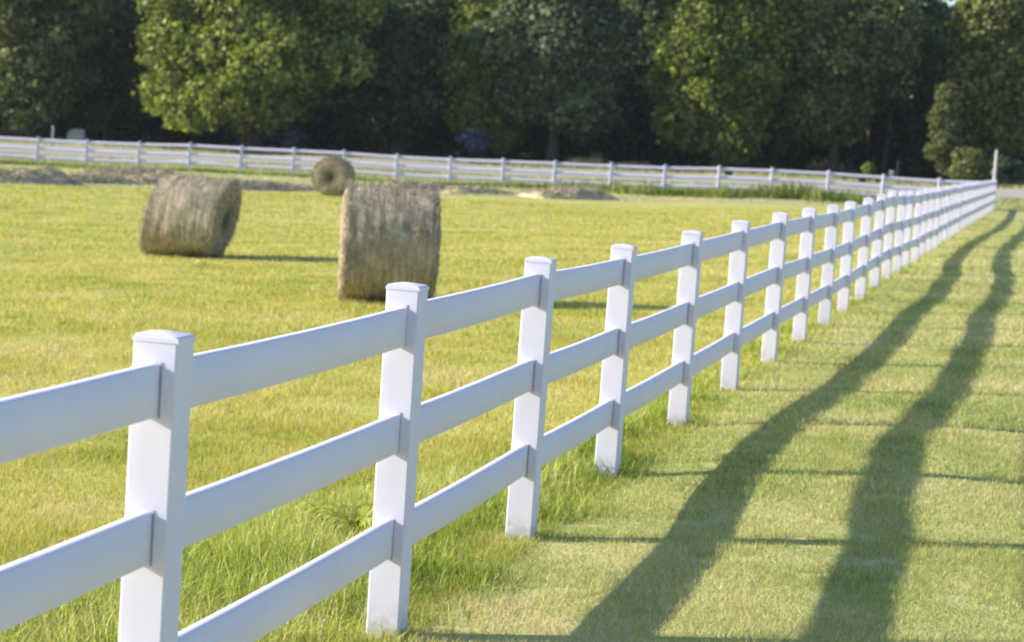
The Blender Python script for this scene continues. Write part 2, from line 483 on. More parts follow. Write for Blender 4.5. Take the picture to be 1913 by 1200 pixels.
# ------------------------------------------------------------------ hay bales
def bale(px, py, Y, r, w, yaw, shear, label, seed):
    p = hit(px, py); x, y = p[0], p[1]+.05; z = gz(x, y)
    root = empty('round_hay_bale', (x, y, z-.02), label, 'hay bale', 'round hay bales in the mown field', yaw)
    rs = np.random.default_rng(seed)
    nu_, nv = 96, 40
    def rad(th, s):
        k = 1+.022*(vnoise(th*4+20, s*9, seed)-.5)+.05*(vnoise(th*1.3+5, s*2.2, seed+3)-.5)
        k = k+.02*(vnoise(th*1.0, s*26, seed+5)-.5)
        sag = 1-.05*np.clip(-np.sin(th)-.55, 0, 1)/.45          # flattened where it rests
        return r*k*sag
    V = []
    edge = .05
    for j in range(nv+1):
        s = j/nv; xx = (s-.5)*w
        e = min(s, 1-s)*w; fall = 1-.06*max(0, 1-e/edge)**2
        for i_ in range(nu_):
            th = 2*math.pi*i_/nu_
            rr = float(rad(th if th < 6.28 else 0, s))*fall
            zz = r+rr*math.sin(th)*.985
            V.append((xx+shear*(zz-r)+.02*(float(vnoise(th*3, j, seed+7))-.5)*(1 if e < edge else 0), rr*math.cos(th), zz-r))
    F = []
    for j in range(nv):
        for i_ in range(nu_):
            i2 = (i_+1) % nu_
            F.append((j*nu_+i_, (j+1)*nu_+i_, (j+1)*nu_+i2, j*nu_+i2))
    mesh_np('hay_roll', np.array(V), np.array(F), HAY, root, (0, 0, r), smooth=True)
    # end faces: concentric rings, dished at the heart
    for sgn, j in ((-1, 0), (1, nv)):
        ring = np.array(V[j*nu_:(j+1)*nu_]); V2 = []; F2 = []
        K = 12
        for k in range(K+1):
            f_ = 1-k/K*.98
            q = ring*f_
            q[:, 0] = ring[:, 0]*1.0*f_+(1-f_)*ring[:, 0].mean()
            q[:, 0] += sgn*(.035*math.sin(min(1, k/4)*math.pi/2)-.07*(k/K)**3+.02*(vnoise(np.arange(nu_)*.4, k*1.7, seed+9)-.5)*(k > 0))
            V2.append(q)
        V2 = np.concatenate(V2)
        for k in range(K):
            for i_ in range(nu_):
                i2 = (i_+1) % nu_
                q = (k*nu_+i_, k*nu_+i2, (k+1)*nu_+i2, (k+1)*nu_+i_)
                F2.append(q if sgn < 0 else q[::-1])
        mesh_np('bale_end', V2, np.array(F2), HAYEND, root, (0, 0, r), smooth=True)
    # loose stems standing off the roll
    N = 5200
    th = rs.uniform(0, 2*math.pi, N); s = rs.uniform(0.0, 1, N)
    s[:1400] = np.where(rs.random(1400) < .5, rs.uniform(0, .05, 1400), rs.uniform(.95, 1, 1400))
    rr = rad(th, s)*.99
    base = np.stack([(s-.5)*w+shear*rr*np.sin(th), rr*np.cos(th), rr*np.sin(th)], -1)
    nrm = np.stack([np.zeros(N), np.cos(th), np.sin(th)], -1)
    tan = np.stack([np.zeros(N), -np.sin(th), np.cos(th)], -1)*np.sign(rs.normal(size=N))[:, None]
    d = nrm*rs.uniform(.1, .45, N)[:, None]+tan*rs.uniform(.3, 1, N)[:, None]+rs.normal(0, .3, (N, 3))
    d /= np.linalg.norm(d, axis=1)[:, None]
    L = rs.uniform(.04, .15, N)[:, None]; wd = np.cross(d, nrm); wd /= np.linalg.norm(wd, axis=1)[:, None]
    wdt = rs.uniform(.0025, .005, N)[:, None]*(1 if Y < 45 else 2)
    Vb = np.stack([base-wd*wdt, base+wd*wdt, base+d*L], 1).reshape(-1, 3)
    Fb = np.arange(3*N).reshape(-1, 3)
    t = np.repeat(np.stack([rs.random(N), rs.random(N)], -1), 3, 0)
    mesh_np('loose_stem', Vb, Fb, M_STRAW, root, (0, 0, r), tint=t)['kind'] = 'stuff'
    return root
bale(719, 567, 28.5, .715, 1.11, R(5), .0, 'large round hay bale standing behind the second fence post from the left', 3)
bale(352, 481, 38.2, .655, 1.16, R(-11), .2, 'leaning round hay bale on the left with its right end turned to the camera', 4)
bale(620, 366, 86, .69, 1.2, R(86), .0, 'distant round hay bale seen end-on in front of the far fence', 5)

# ------------------------------------------------------------------ grass
def blades(name, X, Y, h, w, tintv, mat, label, bend=.4, seg=1, cat='grass', seed=1, wind=0.0):
    rs = np.random.default_rng(seed)
    N = len(X)
    Z = ground_z(X, Y)-.006
    az = rs.uniform(0, 2*math.pi, N); lean = rs.uniform(.1, 1, N)*bend
    d = np.stack([np.cos(az)*lean+wind, np.sin(az)*lean, np.ones(N)], -1)
    wz = az+rs.normal(math.pi/2, .5, N)
    wv = np.stack([np.cos(wz), np.sin(wz), np.zeros(N)], -1)*(w[:, None]/2)
    B = np.stack([X, Y, Z], -1)
    if seg == 1:
        Vv = np.stack([B-wv, B+wv, B+d*h[:, None]], 1).reshape(-1, 3)
        Ff = np.arange(3*N).reshape(-1, 3); rep = 3
    else:
        mid = B+np.stack([d[:, 0]*.35, d[:, 1]*.35, d[:, 2]*.62], -1)*h[:, None]
        tip = B+d*np.stack([np.ones(N), np.ones(N), np.ones(N)*(1-.25*lean/bend)], -1)*h[:, None]
        Vv = np.stack([B-wv, B+wv, mid-wv*.75, mid+wv*.75, tip], 1).reshape(-1, 3)
        b5 = np.arange(N)[:, None]*5
        Ff = np.concatenate([b5+np.array([[0, 1, 3]]), b5+np.array([[0, 3, 2]]), b5+np.array([[2, 3, 4]])]); rep = 5
    t = np.repeat(np.stack([tintv, rs.random(N)], -1), rep, 0)
    o = mesh_np(name, Vv, Ff, mat, tint=t)
    return tag(o, label, cat, kind='stuff')
def scatter(y0, y1, dens, seed, margin=.6, xr=None):
    rs = np.random.default_rng(seed)
    hw = .235
    W0, W1 = y0*hw+margin, y1*hw+margin
    A = (W0+W1)*(y1-y0); N = int(A*dens)
    y = y0+(y1-y0)*rs.random(N); x = rs.uniform(-W1, W1, N)
    k = np.abs(x) < y*hw+margin
    return x[k], y[k]
def tinter(X, Y, seed, lo, hi, spread=.22):
    rs = np.random.default_rng(seed)
    n = fbm(X*1.4, Y*.9, seed, 3)*.6+fbm(X*.25, Y*.5, seed+7, 2)*.4
    return np.clip(lo+(hi-lo)*((n-.3)/.4)+rs.normal(0, spread, len(X)), 0, 1)

bands = [(7.2, 11, 9000), (11, 15, 5200), (15, 22, 2400), (22, 34, 900), (34, 55, 330), (55, 84, 110)]
LX = []; FXs = []
for k, (a, b, dn) in enumerate(bands):
    x, y = scatter(a, b, dn, 100+k)
    D, T = dt(x, y); F = beyond(x, y)
    keep = vnoise(x*9, y*9, 40) > .18*(b < 22)
    px_ = (a+b)/2/2263.
    r_ = np.random.default_rng(200+k).random(len(x))
    lawn = (D > .0) & keep
    xl, yl, rl = x[lawn], y[lawn], r_[lawn]
    LX.append((xl, yl, (.018+.024*rl)*(1+.1*k)*(.6+.8*vnoise(xl*3, yl*3, 77)), np.full(len(xl), max(.0032, px_*.85))))
    fl = (D < .1) & keep & ((edge_e(x, y) < .3+.8*vnoise(x*.5, y*.5, 8)) | (D > -1.2))
    xf, yf, rf = x[fl], y[fl], r_[fl]
    FXs.append((xf, yf, (.022+.03*rf)*(1+.06*k)*(.45+1.1*vnoise(xf*2.2, yf*2.2, 78)), np.full(len(xf), max(.0036, px_*.85))))
def cat_(L): return [np.concatenate([q[i] for q in L]) for i in range(4)]
x, y, h, w = cat_(LX)
blades('lawn_grass', x, y, h, w, tinter(x, y, 31, .12, .92, .25), M_LAWN, 'short dry mown lawn grass to the right of the near fence', 1.3, 1, seed=5)
x, y, h, w = cat_(FXs)
swath = np.sin(edge_e(x, y)*2*math.pi/2.7+1.5*fbm(x*.2, y*.2, 90, 2))
blades('field_grass', x, y, h*(1+.08*swath), w, np.clip(tinter(x, y, 32, .3, .85, .26)-.06*swath*np.clip((y-14)/15, 0, 1), 0, 1), M_FIELD, 'sunlit yellow-green mown field grass around the hay bales', 1.2, 1, seed=6)

# uncut grass under the rails
X = []; Y = []; H = []; W = []
for k, (t0, t1, dn) in enumerate([(-4.5, 3, 5200), (3, 10, 3000), (10, 22, 1300), (22, 50, 420), (50, 93, 140)]):
    rs = np.random.default_rng(300+k)
    N = int((t1-t0)*3.65*dn)
    T = rs.uniform(t0, t1, N); D = rs.uniform(-2.7, .95, N)
    x = FX+T*SA+D*CA; y = FY+T*CA-D*SA
    wide = np.interp(T, [-5, -1, 2, 5, 10, 93], [2.1, 1.6, 1.1, .75, .55, .5])
    edge = .0+.5*fbm(x*1.5, y*1.5, 61, 2)
    prof = np.clip((D+wide+.5*(fbm(x, y, 62, 2)-.5))/.5, 0, 1)*np.clip((edge-D)/.55, 0, 1)**1.3
    cl = fbm(x*3.2, y*3.2, 63, 2)
    keep = rs.random(N) < prof*(.35+cl)
    x, y, T, prof, cl = x[keep], y[keep], T[keep], prof[keep], cl[keep]
    tall = np.interp(T, [-5, 4, 10, 20, 93], [1, .85, .6, .45, .5])
    X.append(x); Y.append(y); H.append((.05+.17*rs.random(len(x))**1.3*(.4+1.2*cl)*prof)*tall)
    W.append(np.full(len(x), max(.0045, (9+t0+5)/2263*.8)))
x, y, h, w = (np.concatenate(q) for q in (X, Y, H, W))
blades('tall_grass', x, y, h, w, tinter(x, y, 33, .15, .85, .28), M_TALL, 'uncut bright green grass growing under the rails of the near fence', 1.15, 2, seed=7)

# rank weeds along the far fence, verge grass
X = []; Y = []; H = []
rs = np.random.default_rng(400)
N = 60000
u = rs.uniform(.6, 58, N); F = rs.uniform(-9, 2.5, N)
# taller and deeper to the right, low in the middle and left
amp = np.interp(u, [0, 2, 5, 12, 17, 21, 24, 30, 40, 58], [.3, .5, .75, .8, .6, .45, .3, .12, .22, .3])
dep = np.interp(u, [0, 4, 6, 12, 17, 24, 34, 58], [2, 5, 8, 8, 4, 2.4, 2, 3])
cl = fbm(u*.5, F*.7, 71, 3)
keep = (F > -dep*(.7+.5*cl)) & (rs.random(N) < .35+cl)
u, F, amp, cl = u[keep], F[keep], amp[keep], cl[keep]
amp = amp*(.35+1.7*vnoise(u*.33, F*.35, 70)*vnoise(u*1.7, F*1.2, 69)**.5)
x, y = CX-u*math.cos(FB)+F*math.sin(FB), CY+u*math.sin(FB)+F*math.cos(FB)
blades('roadside_weeds', x, y, (.08+amp*rs.random(len(x))*(.3+1.1*cl)*np.interp(F, [-7, -2, 0, 2.5], [1, 1, .5, .3])), np.full(len(x), .045), np.clip(.45+1.6*(cl-.5)+rs.normal(0, .25, len(x)), 0, 1), M_WEED,
       'rank green weeds growing along the foot of the far fence', .9, 2, seed=8)

# dry tan grass stubble between field edge and far fence
N = 70000
u = rs.uniform(-2, 62, N); F = rs.uniform(-46, -2, N)
x, y = CX-u*math.cos(FB)+F*math.sin(FB), CY+u*math.sin(FB)+F*math.cos(FB)
D, T = dt(x, y); k = (D < -1) & (edge_e(x, y) > .3)
x, y = x[k], y[k]
blades('dry_stubble', x, y, .05+.07*rs.random(len(x)), np.full(len(x), .035), np.clip(.55+.45*(fbm(x*.3, y*.8, 72, 3)-.5)*2+rs.normal(0, .2, len(x)), 0, 1), M_STUB,
       'pale dry stubble strip between the mown field and the far fence', .8, 1, seed=9)
N = 60000
u = rs.uniform(-30, 75, N); F = rs.uniform(1.5, 36, N)
k = (F < 12.8+.5*vnoise(u*.4, F)) | (F > 25.1)
u, F = u[k], F[k]
x, y = CX-u*math.cos(FB)+F*math.sin(FB), CY+u*math.sin(FB)+F*math.cos(FB)
blades('verge_grass', x, y, .05+.14*rs.random(len(x))*fbm(x*.4, y*.4, 73, 2)*2, np.full(len(x), .05), tinter(x, y, 74, .25, .8), M_LAWN,
       'mown roadside grass on both sides of the grey road', .7, 1, seed=10)

# ------------------------------------------------------------------ windrows of raked hay
def windrow(px0, px1, py, hgt, wid, label, seed):
    a = hit(px0, py); b = hit(px1, py+(px1-px0)*.02)
    a = np.array(a[:2]); b = np.array(b[:2]); L = np.linalg.norm(b-a)
    c = (a+b)/2; d = (b-a)/L; nn = np.array([-d[1], d[0]])
    root_z = gz(*c)
    rs_ = np.random.default_rng(seed)
    nu_, nv = max(8, int(L/.12)), 18
    V = []
    for i_ in range(nu_+1):
        s = i_/nu_
        env = min(1, min(s, 1-s)*L/.7)**.6
        lump = .35+1.0*float(fbm(s*L*.55+seed, seed*1.3, seed, 3))
        off = (float(vnoise(s*L*.5, 3, seed+1))-.5)*.6
        for j in range(nv+1):
            t = j/nv*2-1
            q = c+d*(s-.5)*L+nn*(t*wid/2*(.6+.4*lump)+off)
            hh = hgt*env*lump*max(0, 1-abs(t)**2.2)*(.7+.6*float(fbm(s*L*2.2, t*2.5, seed+4, 3)))
            V.append((q[0]-c[0], q[1]-c[1], gz(q[0], q[1])-root_z-.02+hh))
    V = np.array(V); F = []
    for i_ in range(nu_):
        for j in range(nv):
            k = i_*(nv+1)+j; F.append((k, k+nv+1, k+nv+2, k+1))
    F = np.array(F)
    o = mesh_np('hay_windrow', V, F, HAY_LOOSE, None, (c[0], c[1], root_z), smooth=True)
    # stems
    N = int(L*wid*420)
    k = rs_.integers(0, len(V), N); base = V[k]+rs_.normal(0, .04, (N, 3))*[1, 1, .3]
    dd = rs_.normal(0, 1, (N, 3))*[1, 1, .35]; dd /= np.linalg.norm(dd, axis=1)[:, None]
    LL = rs_.uniform(.08, .28, N)[:, None]; sd = np.cross(dd, [0, 0, 1.]); sd /= np.linalg.norm(sd, axis=1)[:, None]+1e-6
    up = np.array([0, 0, .018])
    Vb = np.stack([base-up, base+up, base+dd*LL+[0, 0, .03]], 1).reshape(-1, 3)
    t = np.repeat(np.stack([rs_.random(N), rs_.random(N)], -1), 3, 0)
    s_ = mesh_np('loose_stem', Vb, np.arange(3*N).reshape(-1, 3), M_STRAW, o, tint=t); s_['kind'] = 'stuff'
    return tag(o, label, 'hay', 'windrows of raked hay before the far fence')
HAY_LOOSE = mat_plain('loose_hay', (.66, .54, .36), .95, .35)
W_ = [(-60, 110, 340, .42, 2.2, 'raked hay windrow with a pointed heap at the left edge of the field'),
      (118, 232, 341, .36, 1.8, 'low raked hay windrow between the left heap and the leaning bale'),
      (236, 330, 342, .38, 1.8, 'raked hay windrow just left of the leaning bale'),
      (400, 575, 352, .32, 1.8, 'low raked hay windrow between the leaning bale and the distant bale'),
      (690, 815, 355, .45, 2.0, 'dark raked hay windrow showing behind the top of the large bale'),
      (825, 960, 361, .3, 1.8, 'thin raked hay windrow to the right of the large bale'),
      (985, 1125, 369, .5, 2.2, 'broad raked hay heap in the middle of the field edge'),
      (160, 320, 325, .3, 2.2, 'faint raked hay windrow behind the others at the left')]
for k, a in enumerate(W_): windrow(*a[:5], a[5], 20+k)

# ------------------------------------------------------------------ trees
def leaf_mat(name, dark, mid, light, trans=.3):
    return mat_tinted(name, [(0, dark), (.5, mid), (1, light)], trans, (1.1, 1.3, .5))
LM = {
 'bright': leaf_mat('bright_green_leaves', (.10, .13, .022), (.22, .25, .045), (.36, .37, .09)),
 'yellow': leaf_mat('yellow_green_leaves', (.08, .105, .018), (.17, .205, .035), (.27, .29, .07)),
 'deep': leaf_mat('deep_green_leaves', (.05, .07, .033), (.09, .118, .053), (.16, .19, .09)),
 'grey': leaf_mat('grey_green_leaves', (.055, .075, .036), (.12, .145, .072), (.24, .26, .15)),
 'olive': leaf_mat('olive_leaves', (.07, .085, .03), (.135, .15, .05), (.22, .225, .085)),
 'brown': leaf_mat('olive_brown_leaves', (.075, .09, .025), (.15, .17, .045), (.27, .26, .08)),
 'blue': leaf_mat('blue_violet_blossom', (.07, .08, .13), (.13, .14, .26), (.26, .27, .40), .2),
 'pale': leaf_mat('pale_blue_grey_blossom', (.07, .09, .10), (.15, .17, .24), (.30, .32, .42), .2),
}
def leaves(parent, lobes, n, size, mat, seed, sig=.28, ecc=.75, name='crown', sparse=0.0):
    """lobes: (cx,cy,cz,rx,ry,rz) relative to parent; leaf rhombs gathered in twig clusters on the lobes' skins"""
    rs = np.random.default_rng(seed)
    Lb = np.array(lobes, float)
    area = Lb[:, 3]*Lb[:, 5]+Lb[:, 4]*Lb[:, 5]
    per = 16
    nc = n//per
    pick = rs.choice(len(Lb), nc, p=area/area.sum())
    v = rs.normal(size=(nc, 3)); v /= np.linalg.norm(v, axis=1)[:, None]
    rad = .72+.36*rs.random(nc)**.7
    C = Lb[pick, :3]+v*Lb[pick, 3:6]*rad[:, None]
    # drop clusters buried deep in other lobes
    keep = np.ones(nc, bool)
    for L_ in Lb:
        q = (C-L_[:3])/L_[3:6]; keep &= (q**2).sum(1) > .38
    keep |= rs.random(nc) < .15
    keep &= C[:, 2] > .15
    C, v = C[keep], v[keep]; nc = len(C)
    out = v*[1, 1, 1]+rs.normal(0, .35, (nc, 3))
    P = np.repeat(C, per, 0)+rs.normal(0, sig, (nc*per, 3))*[1, 1, .7]
    nr = np.repeat(out, per, 0)*.7+rs.normal(0, .6, (nc*per, 3))+[0, 0, .25]
    nr /= np.linalg.norm(nr, axis=1)[:, None]
    N = len(P)
    r0 = rs.normal(size=(N, 3)); a = np.cross(nr, r0); a /= np.linalg.norm(a, axis=1)[:, None]; b = np.cross(nr, a)
    s = size*rs.uniform(.6, 1.35, N)[:, None]
    Vv = np.stack([P-a*s*.5, P-b*s*.5*ecc, P+a*s*.5, P+b*s*.5*ecc], 1).reshape(-1, 3)
    ct = np.repeat(np.clip(.5+.3*rs.normal(size=nc), 0, 1), per)
    t = np.clip(ct+rs.normal(0, .13, N), 0, 1)
    tt = np.repeat(np.stack([t, rs.random(N)], -1), 4, 0)
    return mesh_np(name, Vv, np.arange(4*N).reshape(-1, 4), mat, parent, tint=tt)
def auto_lobes(w, d, zb, zt, n, seed, rl=(1.1, 2.1), shape=1.0):
    rs = np.random.default_rng(seed); out = []
    h = zt-zb
    for k in range(n):
        v = rs.normal(size=3); v /= np.linalg.norm(v)
        f = rs.uniform(.45, .98)
        r = rs.uniform(*rl)
        zc = zb+h*(.5+.5*v[2]*f)
        # crown narrows a little at the top and bottom
        sx = max(.2, (w/2-r*.8)); sy = max(.2, (d/2-r*.8))
        out.append((v[0]*f*sx, v[1]*f*sy, min(max(zc, zb+r*.7), zt-r*.8), r*rs.uniform(.9, 1.25), r*rs.uniform(.9, 1.25), r*rs.uniform(.65, .95)))
    out.append((0, 0, zb+h*.5, w*.28, d*.28, h*.3))
    return out
def trunk(parent, h, r, zb, w, seed, lean=0):
    rs = np.random.default_rng(seed)
    parts = []
    bend = rs.normal(0, .25, 2)
    def path(t): return np.array([bend[0]*t*t*2+lean*t, bend[1]*t*t*2, h*t-.3*(1-t)])
    ts = np.linspace(0, 1, 9)
    parts.append(tube([path(t) for t in ts], [r*(1.5 if t == 0 else 1.12 if t < .15 else 1-.8*t) for t in ts], 10))
    for k in range(7):
        t0 = rs.uniform(.22, .8); a = rs.uniform(0, 2*math.pi); L = w*.42*rs.uniform(.6, 1)
        p0 = path(t0); P = [p0]
        for m in range(1, 5):
            f = m/4; P.append(p0+np.array([math.cos(a)*L*f, math.sin(a)*L*f, L*.55*f**.8+rs.normal(0, .12)]))
        r0 = r*(1-.8*t0)*.6
        parts.append(tube(P, [r0*(1-.8*m/4) for m in range(5)], 7))
    V, F = join(parts)
    return mesh_np('trunk', V, F, BARK, parent, smooth=True)
def tree(px, Y, w, zb, zt, kind, n, label, seed, d=None, size=.34, r=.3, nl=None, rl=(1.1, 2.1), group='trees along the far side of the road', cat='tree', name='broadleaf_tree', sig=.28, extra=None):
    p = at(px, 240, Y); x, y = p[0], p[1]; z = gz(x, y)
    root = empty(name, (x, y, z), label, cat, group)
    d = d or w*.8
    lob = auto_lobes(w, d, zb, zt, nl or int(12+w*1.6), seed, rl)
    if extra: lob += extra
    leaves(root, lob, n, size, LM[kind], seed+1, sig)
    trunk(root, zt*.8, r, zb, w, seed+2)
    return root

TR = [
 # px, Y, width m, crown bottom, crown top, kind, leaves, label
 (-150, 149, 11, 1.0, 11, 'deep', 26000, 'dark tree cut off by the left edge of the picture'),
 (60, 141.5, 10, .9, 12, 'olive', 42000, 'shaded olive-green tree at the far left above the road'),
 (205, 147, 9, .8, 12, 'deep', 42000, 'very dark tree between the far left tree and the big bright oak'),
 (1035, 139.5, 10.4, .9, 13.2, 'grey', 62000, 'grey-green tree with speckled leaves right of the blue-flowered shrub'),
 (1345, 138.5, 9.6, 1.1, 13.4, 'yellow', 60000, 'yellow-green sunlit tree right of the grey-green speckled one'),
 (1560, 139.5, 8.6, 2.0, 13.6, 'olive', 46000, 'olive-green tree above the group of bare dark trunks'),
 (1845, 140, 6.6, 1.2, 12.8, 'brown', 38000, 'brownish olive tree with thin top at the right edge against the sky'),
 (1690, 153, 7.0, 1.5, 13.6, 'deep', 26000, 'dark tree between the olive tree and the brownish tree at right'),
 (1965, 147, 7.5, .6, 11.5, 'deep', 20000, 'dark tree cut off by the right edge of the picture'),
 (300, 150, 8, .8, 13, 'grey', 30000, 'muted grey-green tree filling the gap left of the bright oak'),
 (1190, 149, 8, .8, 12.6, 'deep', 34000, 'dark green tree between the grey-green and the yellow-green trees'),
 (1450, 150, 8, .8, 12.8, 'olive', 34000, 'olive tree right behind the yellow-green tree'),
 (-330, 151, 10, .8, 15, 'olive', 16000, 'tree standing beyond the left edge of the view'),
 (-560, 142, 13, .8, 15, 'deep', 16000, 'tree standing well beyond the left edge of the view'),
]
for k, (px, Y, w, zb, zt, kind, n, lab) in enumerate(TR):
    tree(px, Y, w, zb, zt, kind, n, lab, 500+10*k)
# the big oak: bright skirt on the left, long dark flank on the right
tree(470, 139, 13.0, 1.3, 12.6, 'bright', 95000, 'big spreading oak with sunlit bright green leaves, left of the distant bale', 620, d=12, r=.55, nl=42, rl=(1.2, 2.2), name='oak_tree',
     extra=[(-4.6, -2.5, 3.4, 1.7, 1.9, 1.2), (-3.2, -4, 2.3, 1.7, 1.8, 1.0), (-1.5, -5, 3.3, 1.8, 1.8, 1.2), (-5.0, -1.5, 6.2, 1.8, 1.9, 1.6), (-5.0, -.5, 9.0, 2.0, 2.0, 1.7), (-4.0, -1, 11.0, 2.1, 2.1, 1.6), (-1.0, -3, 11.2, 2.2, 2, 1.6), (2.5, -2.5, 11.0, 2.2, 2, 1.6), (5.2, -1, 9.6, 2.2, 2, 1.7), (5.4, -2, 6.0, 1.7, 1.8, 1.3), (1.0, -5, 5.2, 1.8, 1.7, 1.3)])
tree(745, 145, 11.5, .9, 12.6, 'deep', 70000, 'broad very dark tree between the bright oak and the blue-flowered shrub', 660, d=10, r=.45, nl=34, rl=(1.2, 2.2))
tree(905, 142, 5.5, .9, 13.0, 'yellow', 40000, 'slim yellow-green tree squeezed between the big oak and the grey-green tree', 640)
# understorey and hedge-like shrubs under the canopy
SH = [
 (1765, 133.5, 2.6, .1, 6.3, 'olive', 14000, 'tall narrow vine-covered shrub lit from the left near the right end', 'shrub'),
 (1815, 130, 2.7, .1, 2.3, 'brown', 9000, 'rounded olive-brown bush left of the tall white corner pole', 'bush'),
 (1885, 136, 2.2, .1, 1.7, 'deep', 6000, 'low dark bush right of the tall white corner pole', 'bush'),
 (938, 141, 1.7, .25, 2.0, 'yellow', 5000, 'small yellow-green bush right of the blue-flowered shrub', 'bush'),
 (1458, 140, 1.1, 1.2, 2.1, 'grey', 1800, 'little pale sapling with a bare stem in front of dark woods', 'sapling'),
 (1629, 131, .55, .1, 1.1, 'yellow', 1500, 'tiny yellow-green sapling behind the far fence at right', 'sapling'),
 (890, 140, 1.9, .6, 1.75, 'blue', 7000, 'small shrub covered in blue-violet blossom under the dark trees', 'shrub'),
 (480, 146, 2.8, .2, 1.6, 'pale', 4500, 'pale blue-grey flowering shrub left of the oak trunk', 'shrub'),
 (548, 146, 2.2, .1, 1.3, 'pale', 4200, 'pale blue-grey flowering shrub right of the oak trunk', 'shrub'),
]
for k, (px, Y, w, zb, zt, kind, n, lab, cat) in enumerate(SH):
    tree(px, Y, w, zb, zt, kind, n, lab, 700+10*k, size=.15, r=.05, nl=12, rl=(w*.16, w*.3), group=None, cat=cat, name='shrub' if cat != 'sapling' else 'sapling', sig=.1)
for k in range(15):
    px = -60+k*138+random.uniform(-25, 25)
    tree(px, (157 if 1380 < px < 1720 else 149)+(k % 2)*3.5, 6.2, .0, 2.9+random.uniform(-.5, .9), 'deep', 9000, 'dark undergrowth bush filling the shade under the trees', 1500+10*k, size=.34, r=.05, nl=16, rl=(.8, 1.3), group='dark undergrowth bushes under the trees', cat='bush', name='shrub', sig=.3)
# bare trunks standing in front of the dark wood
for k, px in enumerate((1560, 1585, 1622, 1652, 1700, 1722)):
    p = at(px, 300, 148+(k % 3)*2.5); x, y = p[0], p[1]
    root = empty('broadleaf_tree', (x, y, gz(x, y)), 'slender tree with a long bare trunk under the olive tree', 'tree', 'slender trees with bare trunks at the wood edge')
    root['label'] = ['leftmost slender bare-trunked tree under the olive tree', 'second slender bare-trunked tree from the left under the olive tree',
                     'slender bare-trunked tree left of the yellow-green sapling', 'slender bare-trunked tree right of the yellow-green sapling',
                     'slender bare-trunked tree left of the vine-covered shrub', 'slender bare-trunked tree touching the vine-covered shrub'][k]
    leaves(root, auto_lobes(3.6, 3.6, 4.2, 11.5, 9, 810+k, (.8, 1.3)), 9000, .26, LM['olive' if k % 2 else 'deep'], 820+k)
    trunk(root, 9.5, .17, 4, 3, 830+k)
# the wood behind
ks = 0
for row, Y in ((0, 158), (1, 170), (2, 184)):
    for j in range(9 if row else 8):
        px = -120+j*270+row*90+random.uniform(-40, 40)
        if px > 1700 and row: zt = 10.5
        else: zt = random.uniform(15, 18)
        if px > 1640: zt = 12.4+row*.5
        w = random.uniform(10, 13)
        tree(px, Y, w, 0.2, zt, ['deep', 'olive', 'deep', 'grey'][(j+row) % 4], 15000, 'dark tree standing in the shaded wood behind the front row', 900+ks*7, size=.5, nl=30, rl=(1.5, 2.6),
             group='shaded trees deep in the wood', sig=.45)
        ks += 1

# ------------------------------------------------------------------ small things by the road
PALE = mat_plain('weathered_white_paint', (.5, .5, .47), .6, .12)
BLACK = mat_plain('black_plastic', (.012, .012, .012), .45, .2)
ROCK = mat_plain('pale_limestone', (.72, .73, .68), .85, .2)
def corner_pole():
    x, y = CX+.02, CY+.4; z = gz(x, y)
    root = empty('tall_pole', (x, y, z), 'tall weathered white pole rising behind the corner where both fences meet', 'pole')
    h = 2.62
    ts = np.linspace(0, 1, 8)
    V, F = tube([(0.01*math.sin(3*t), 0, h*t-.1*(1-t)) for t in ts], [.105-.045*t for t in ts], 12)
    mesh_np('pole_shaft', V, F, PALE, root, smooth=True)
    bm = bmesh.new(); bmesh.ops.create_uvsphere(bm, u_segments=12, v_segments=8, radius=.06)
    from_bm('pole_top', bm, PALE, root, (0, 0, h), True)
    bm = bmesh.new(); box_bm(bm, (-.1, 0, 1.65), (.1, .06, .22)); bmesh.ops.bevel(bm, geom=bm.edges[:], offset=.01, segments=2, affect='EDGES')
    from_bm('bracket', bm, PALE, root)
corner_pole()
def boulder(px, py, w, h, label):
    p = hit(px, py); bm = bmesh.new()
    bmesh.ops.create_icosphere(bm, subdivisions=3, radius=1)
    for v in bm.verts:
        c = v.co
        c.x = max(-.85, min(.72, c.x)); c.z = max(-.9, min(.62, c.z-.35*max(0, -c.x)*(c.z > 0)))
        k = 1+.12*(float(vnoise(c.x*2+9, c.y*2+c.z*3, 3))-.5)
        v.co = Vector((c.x*w/2*1.25*k, c.y*w*.3*k, (c.z+.5)*h*.85*k))
    o = from_bm('boulder', bm, ROCK, None, (p[0], p[1], p[2]))
    return tag(o, label, 'rock')
def tub(px, py, w, h, label):
    p = hit(px, py)
    root = empty('plastic_tub', (p[0], p[1], gz(p[0], p[1])), label, 'tub', 'black tubs set down beside the road')
    bm = bmesh.new(); n = 20
    prof = [(.0, .0), (.40, .0), (.43, .03), (.47, .86), (.52, .87), (.52, .95), (.46, .96), (.43, .9), (.38, .12), (0, .1)]
    rings = []
    for r_, z_ in prof:
        rings.append([bm.verts.new((r_*w*math.cos(2*math.pi*k/n), r_*w*.8*math.sin(2*math.pi*k/n), z_*h)) for k in range(n)] if r_ else [bm.verts.new((0, 0, z_*h))])
    for A, B in zip(rings, rings[1:]):
        for k in range(n):
            k2 = (k+1) % n
            if len(A) == 1: bm.faces.new((A[0], B[k2], B[k]))
            elif len(B) == 1: bm.faces.new((A[k], A[k2], B[0]))
            else: bm.faces.new((A[k], A[k2], B[k2], B[k]))
    from_bm('tub_body', bm, BLACK, root, smooth=True)
    for s in (-1, 1):
        V, F = tube([(s*w*.5, -.06, h*.8), (s*w*.58, -.05, h*.72), (s*w*.58, .05, h*.72), (s*w*.5, .06, h*.8)], [.012]*4, 6)
        mesh_np('handle', V, F, BLACK, root, smooth=True)
def boulder_at(px, pytop, Y, w, h, label): pass
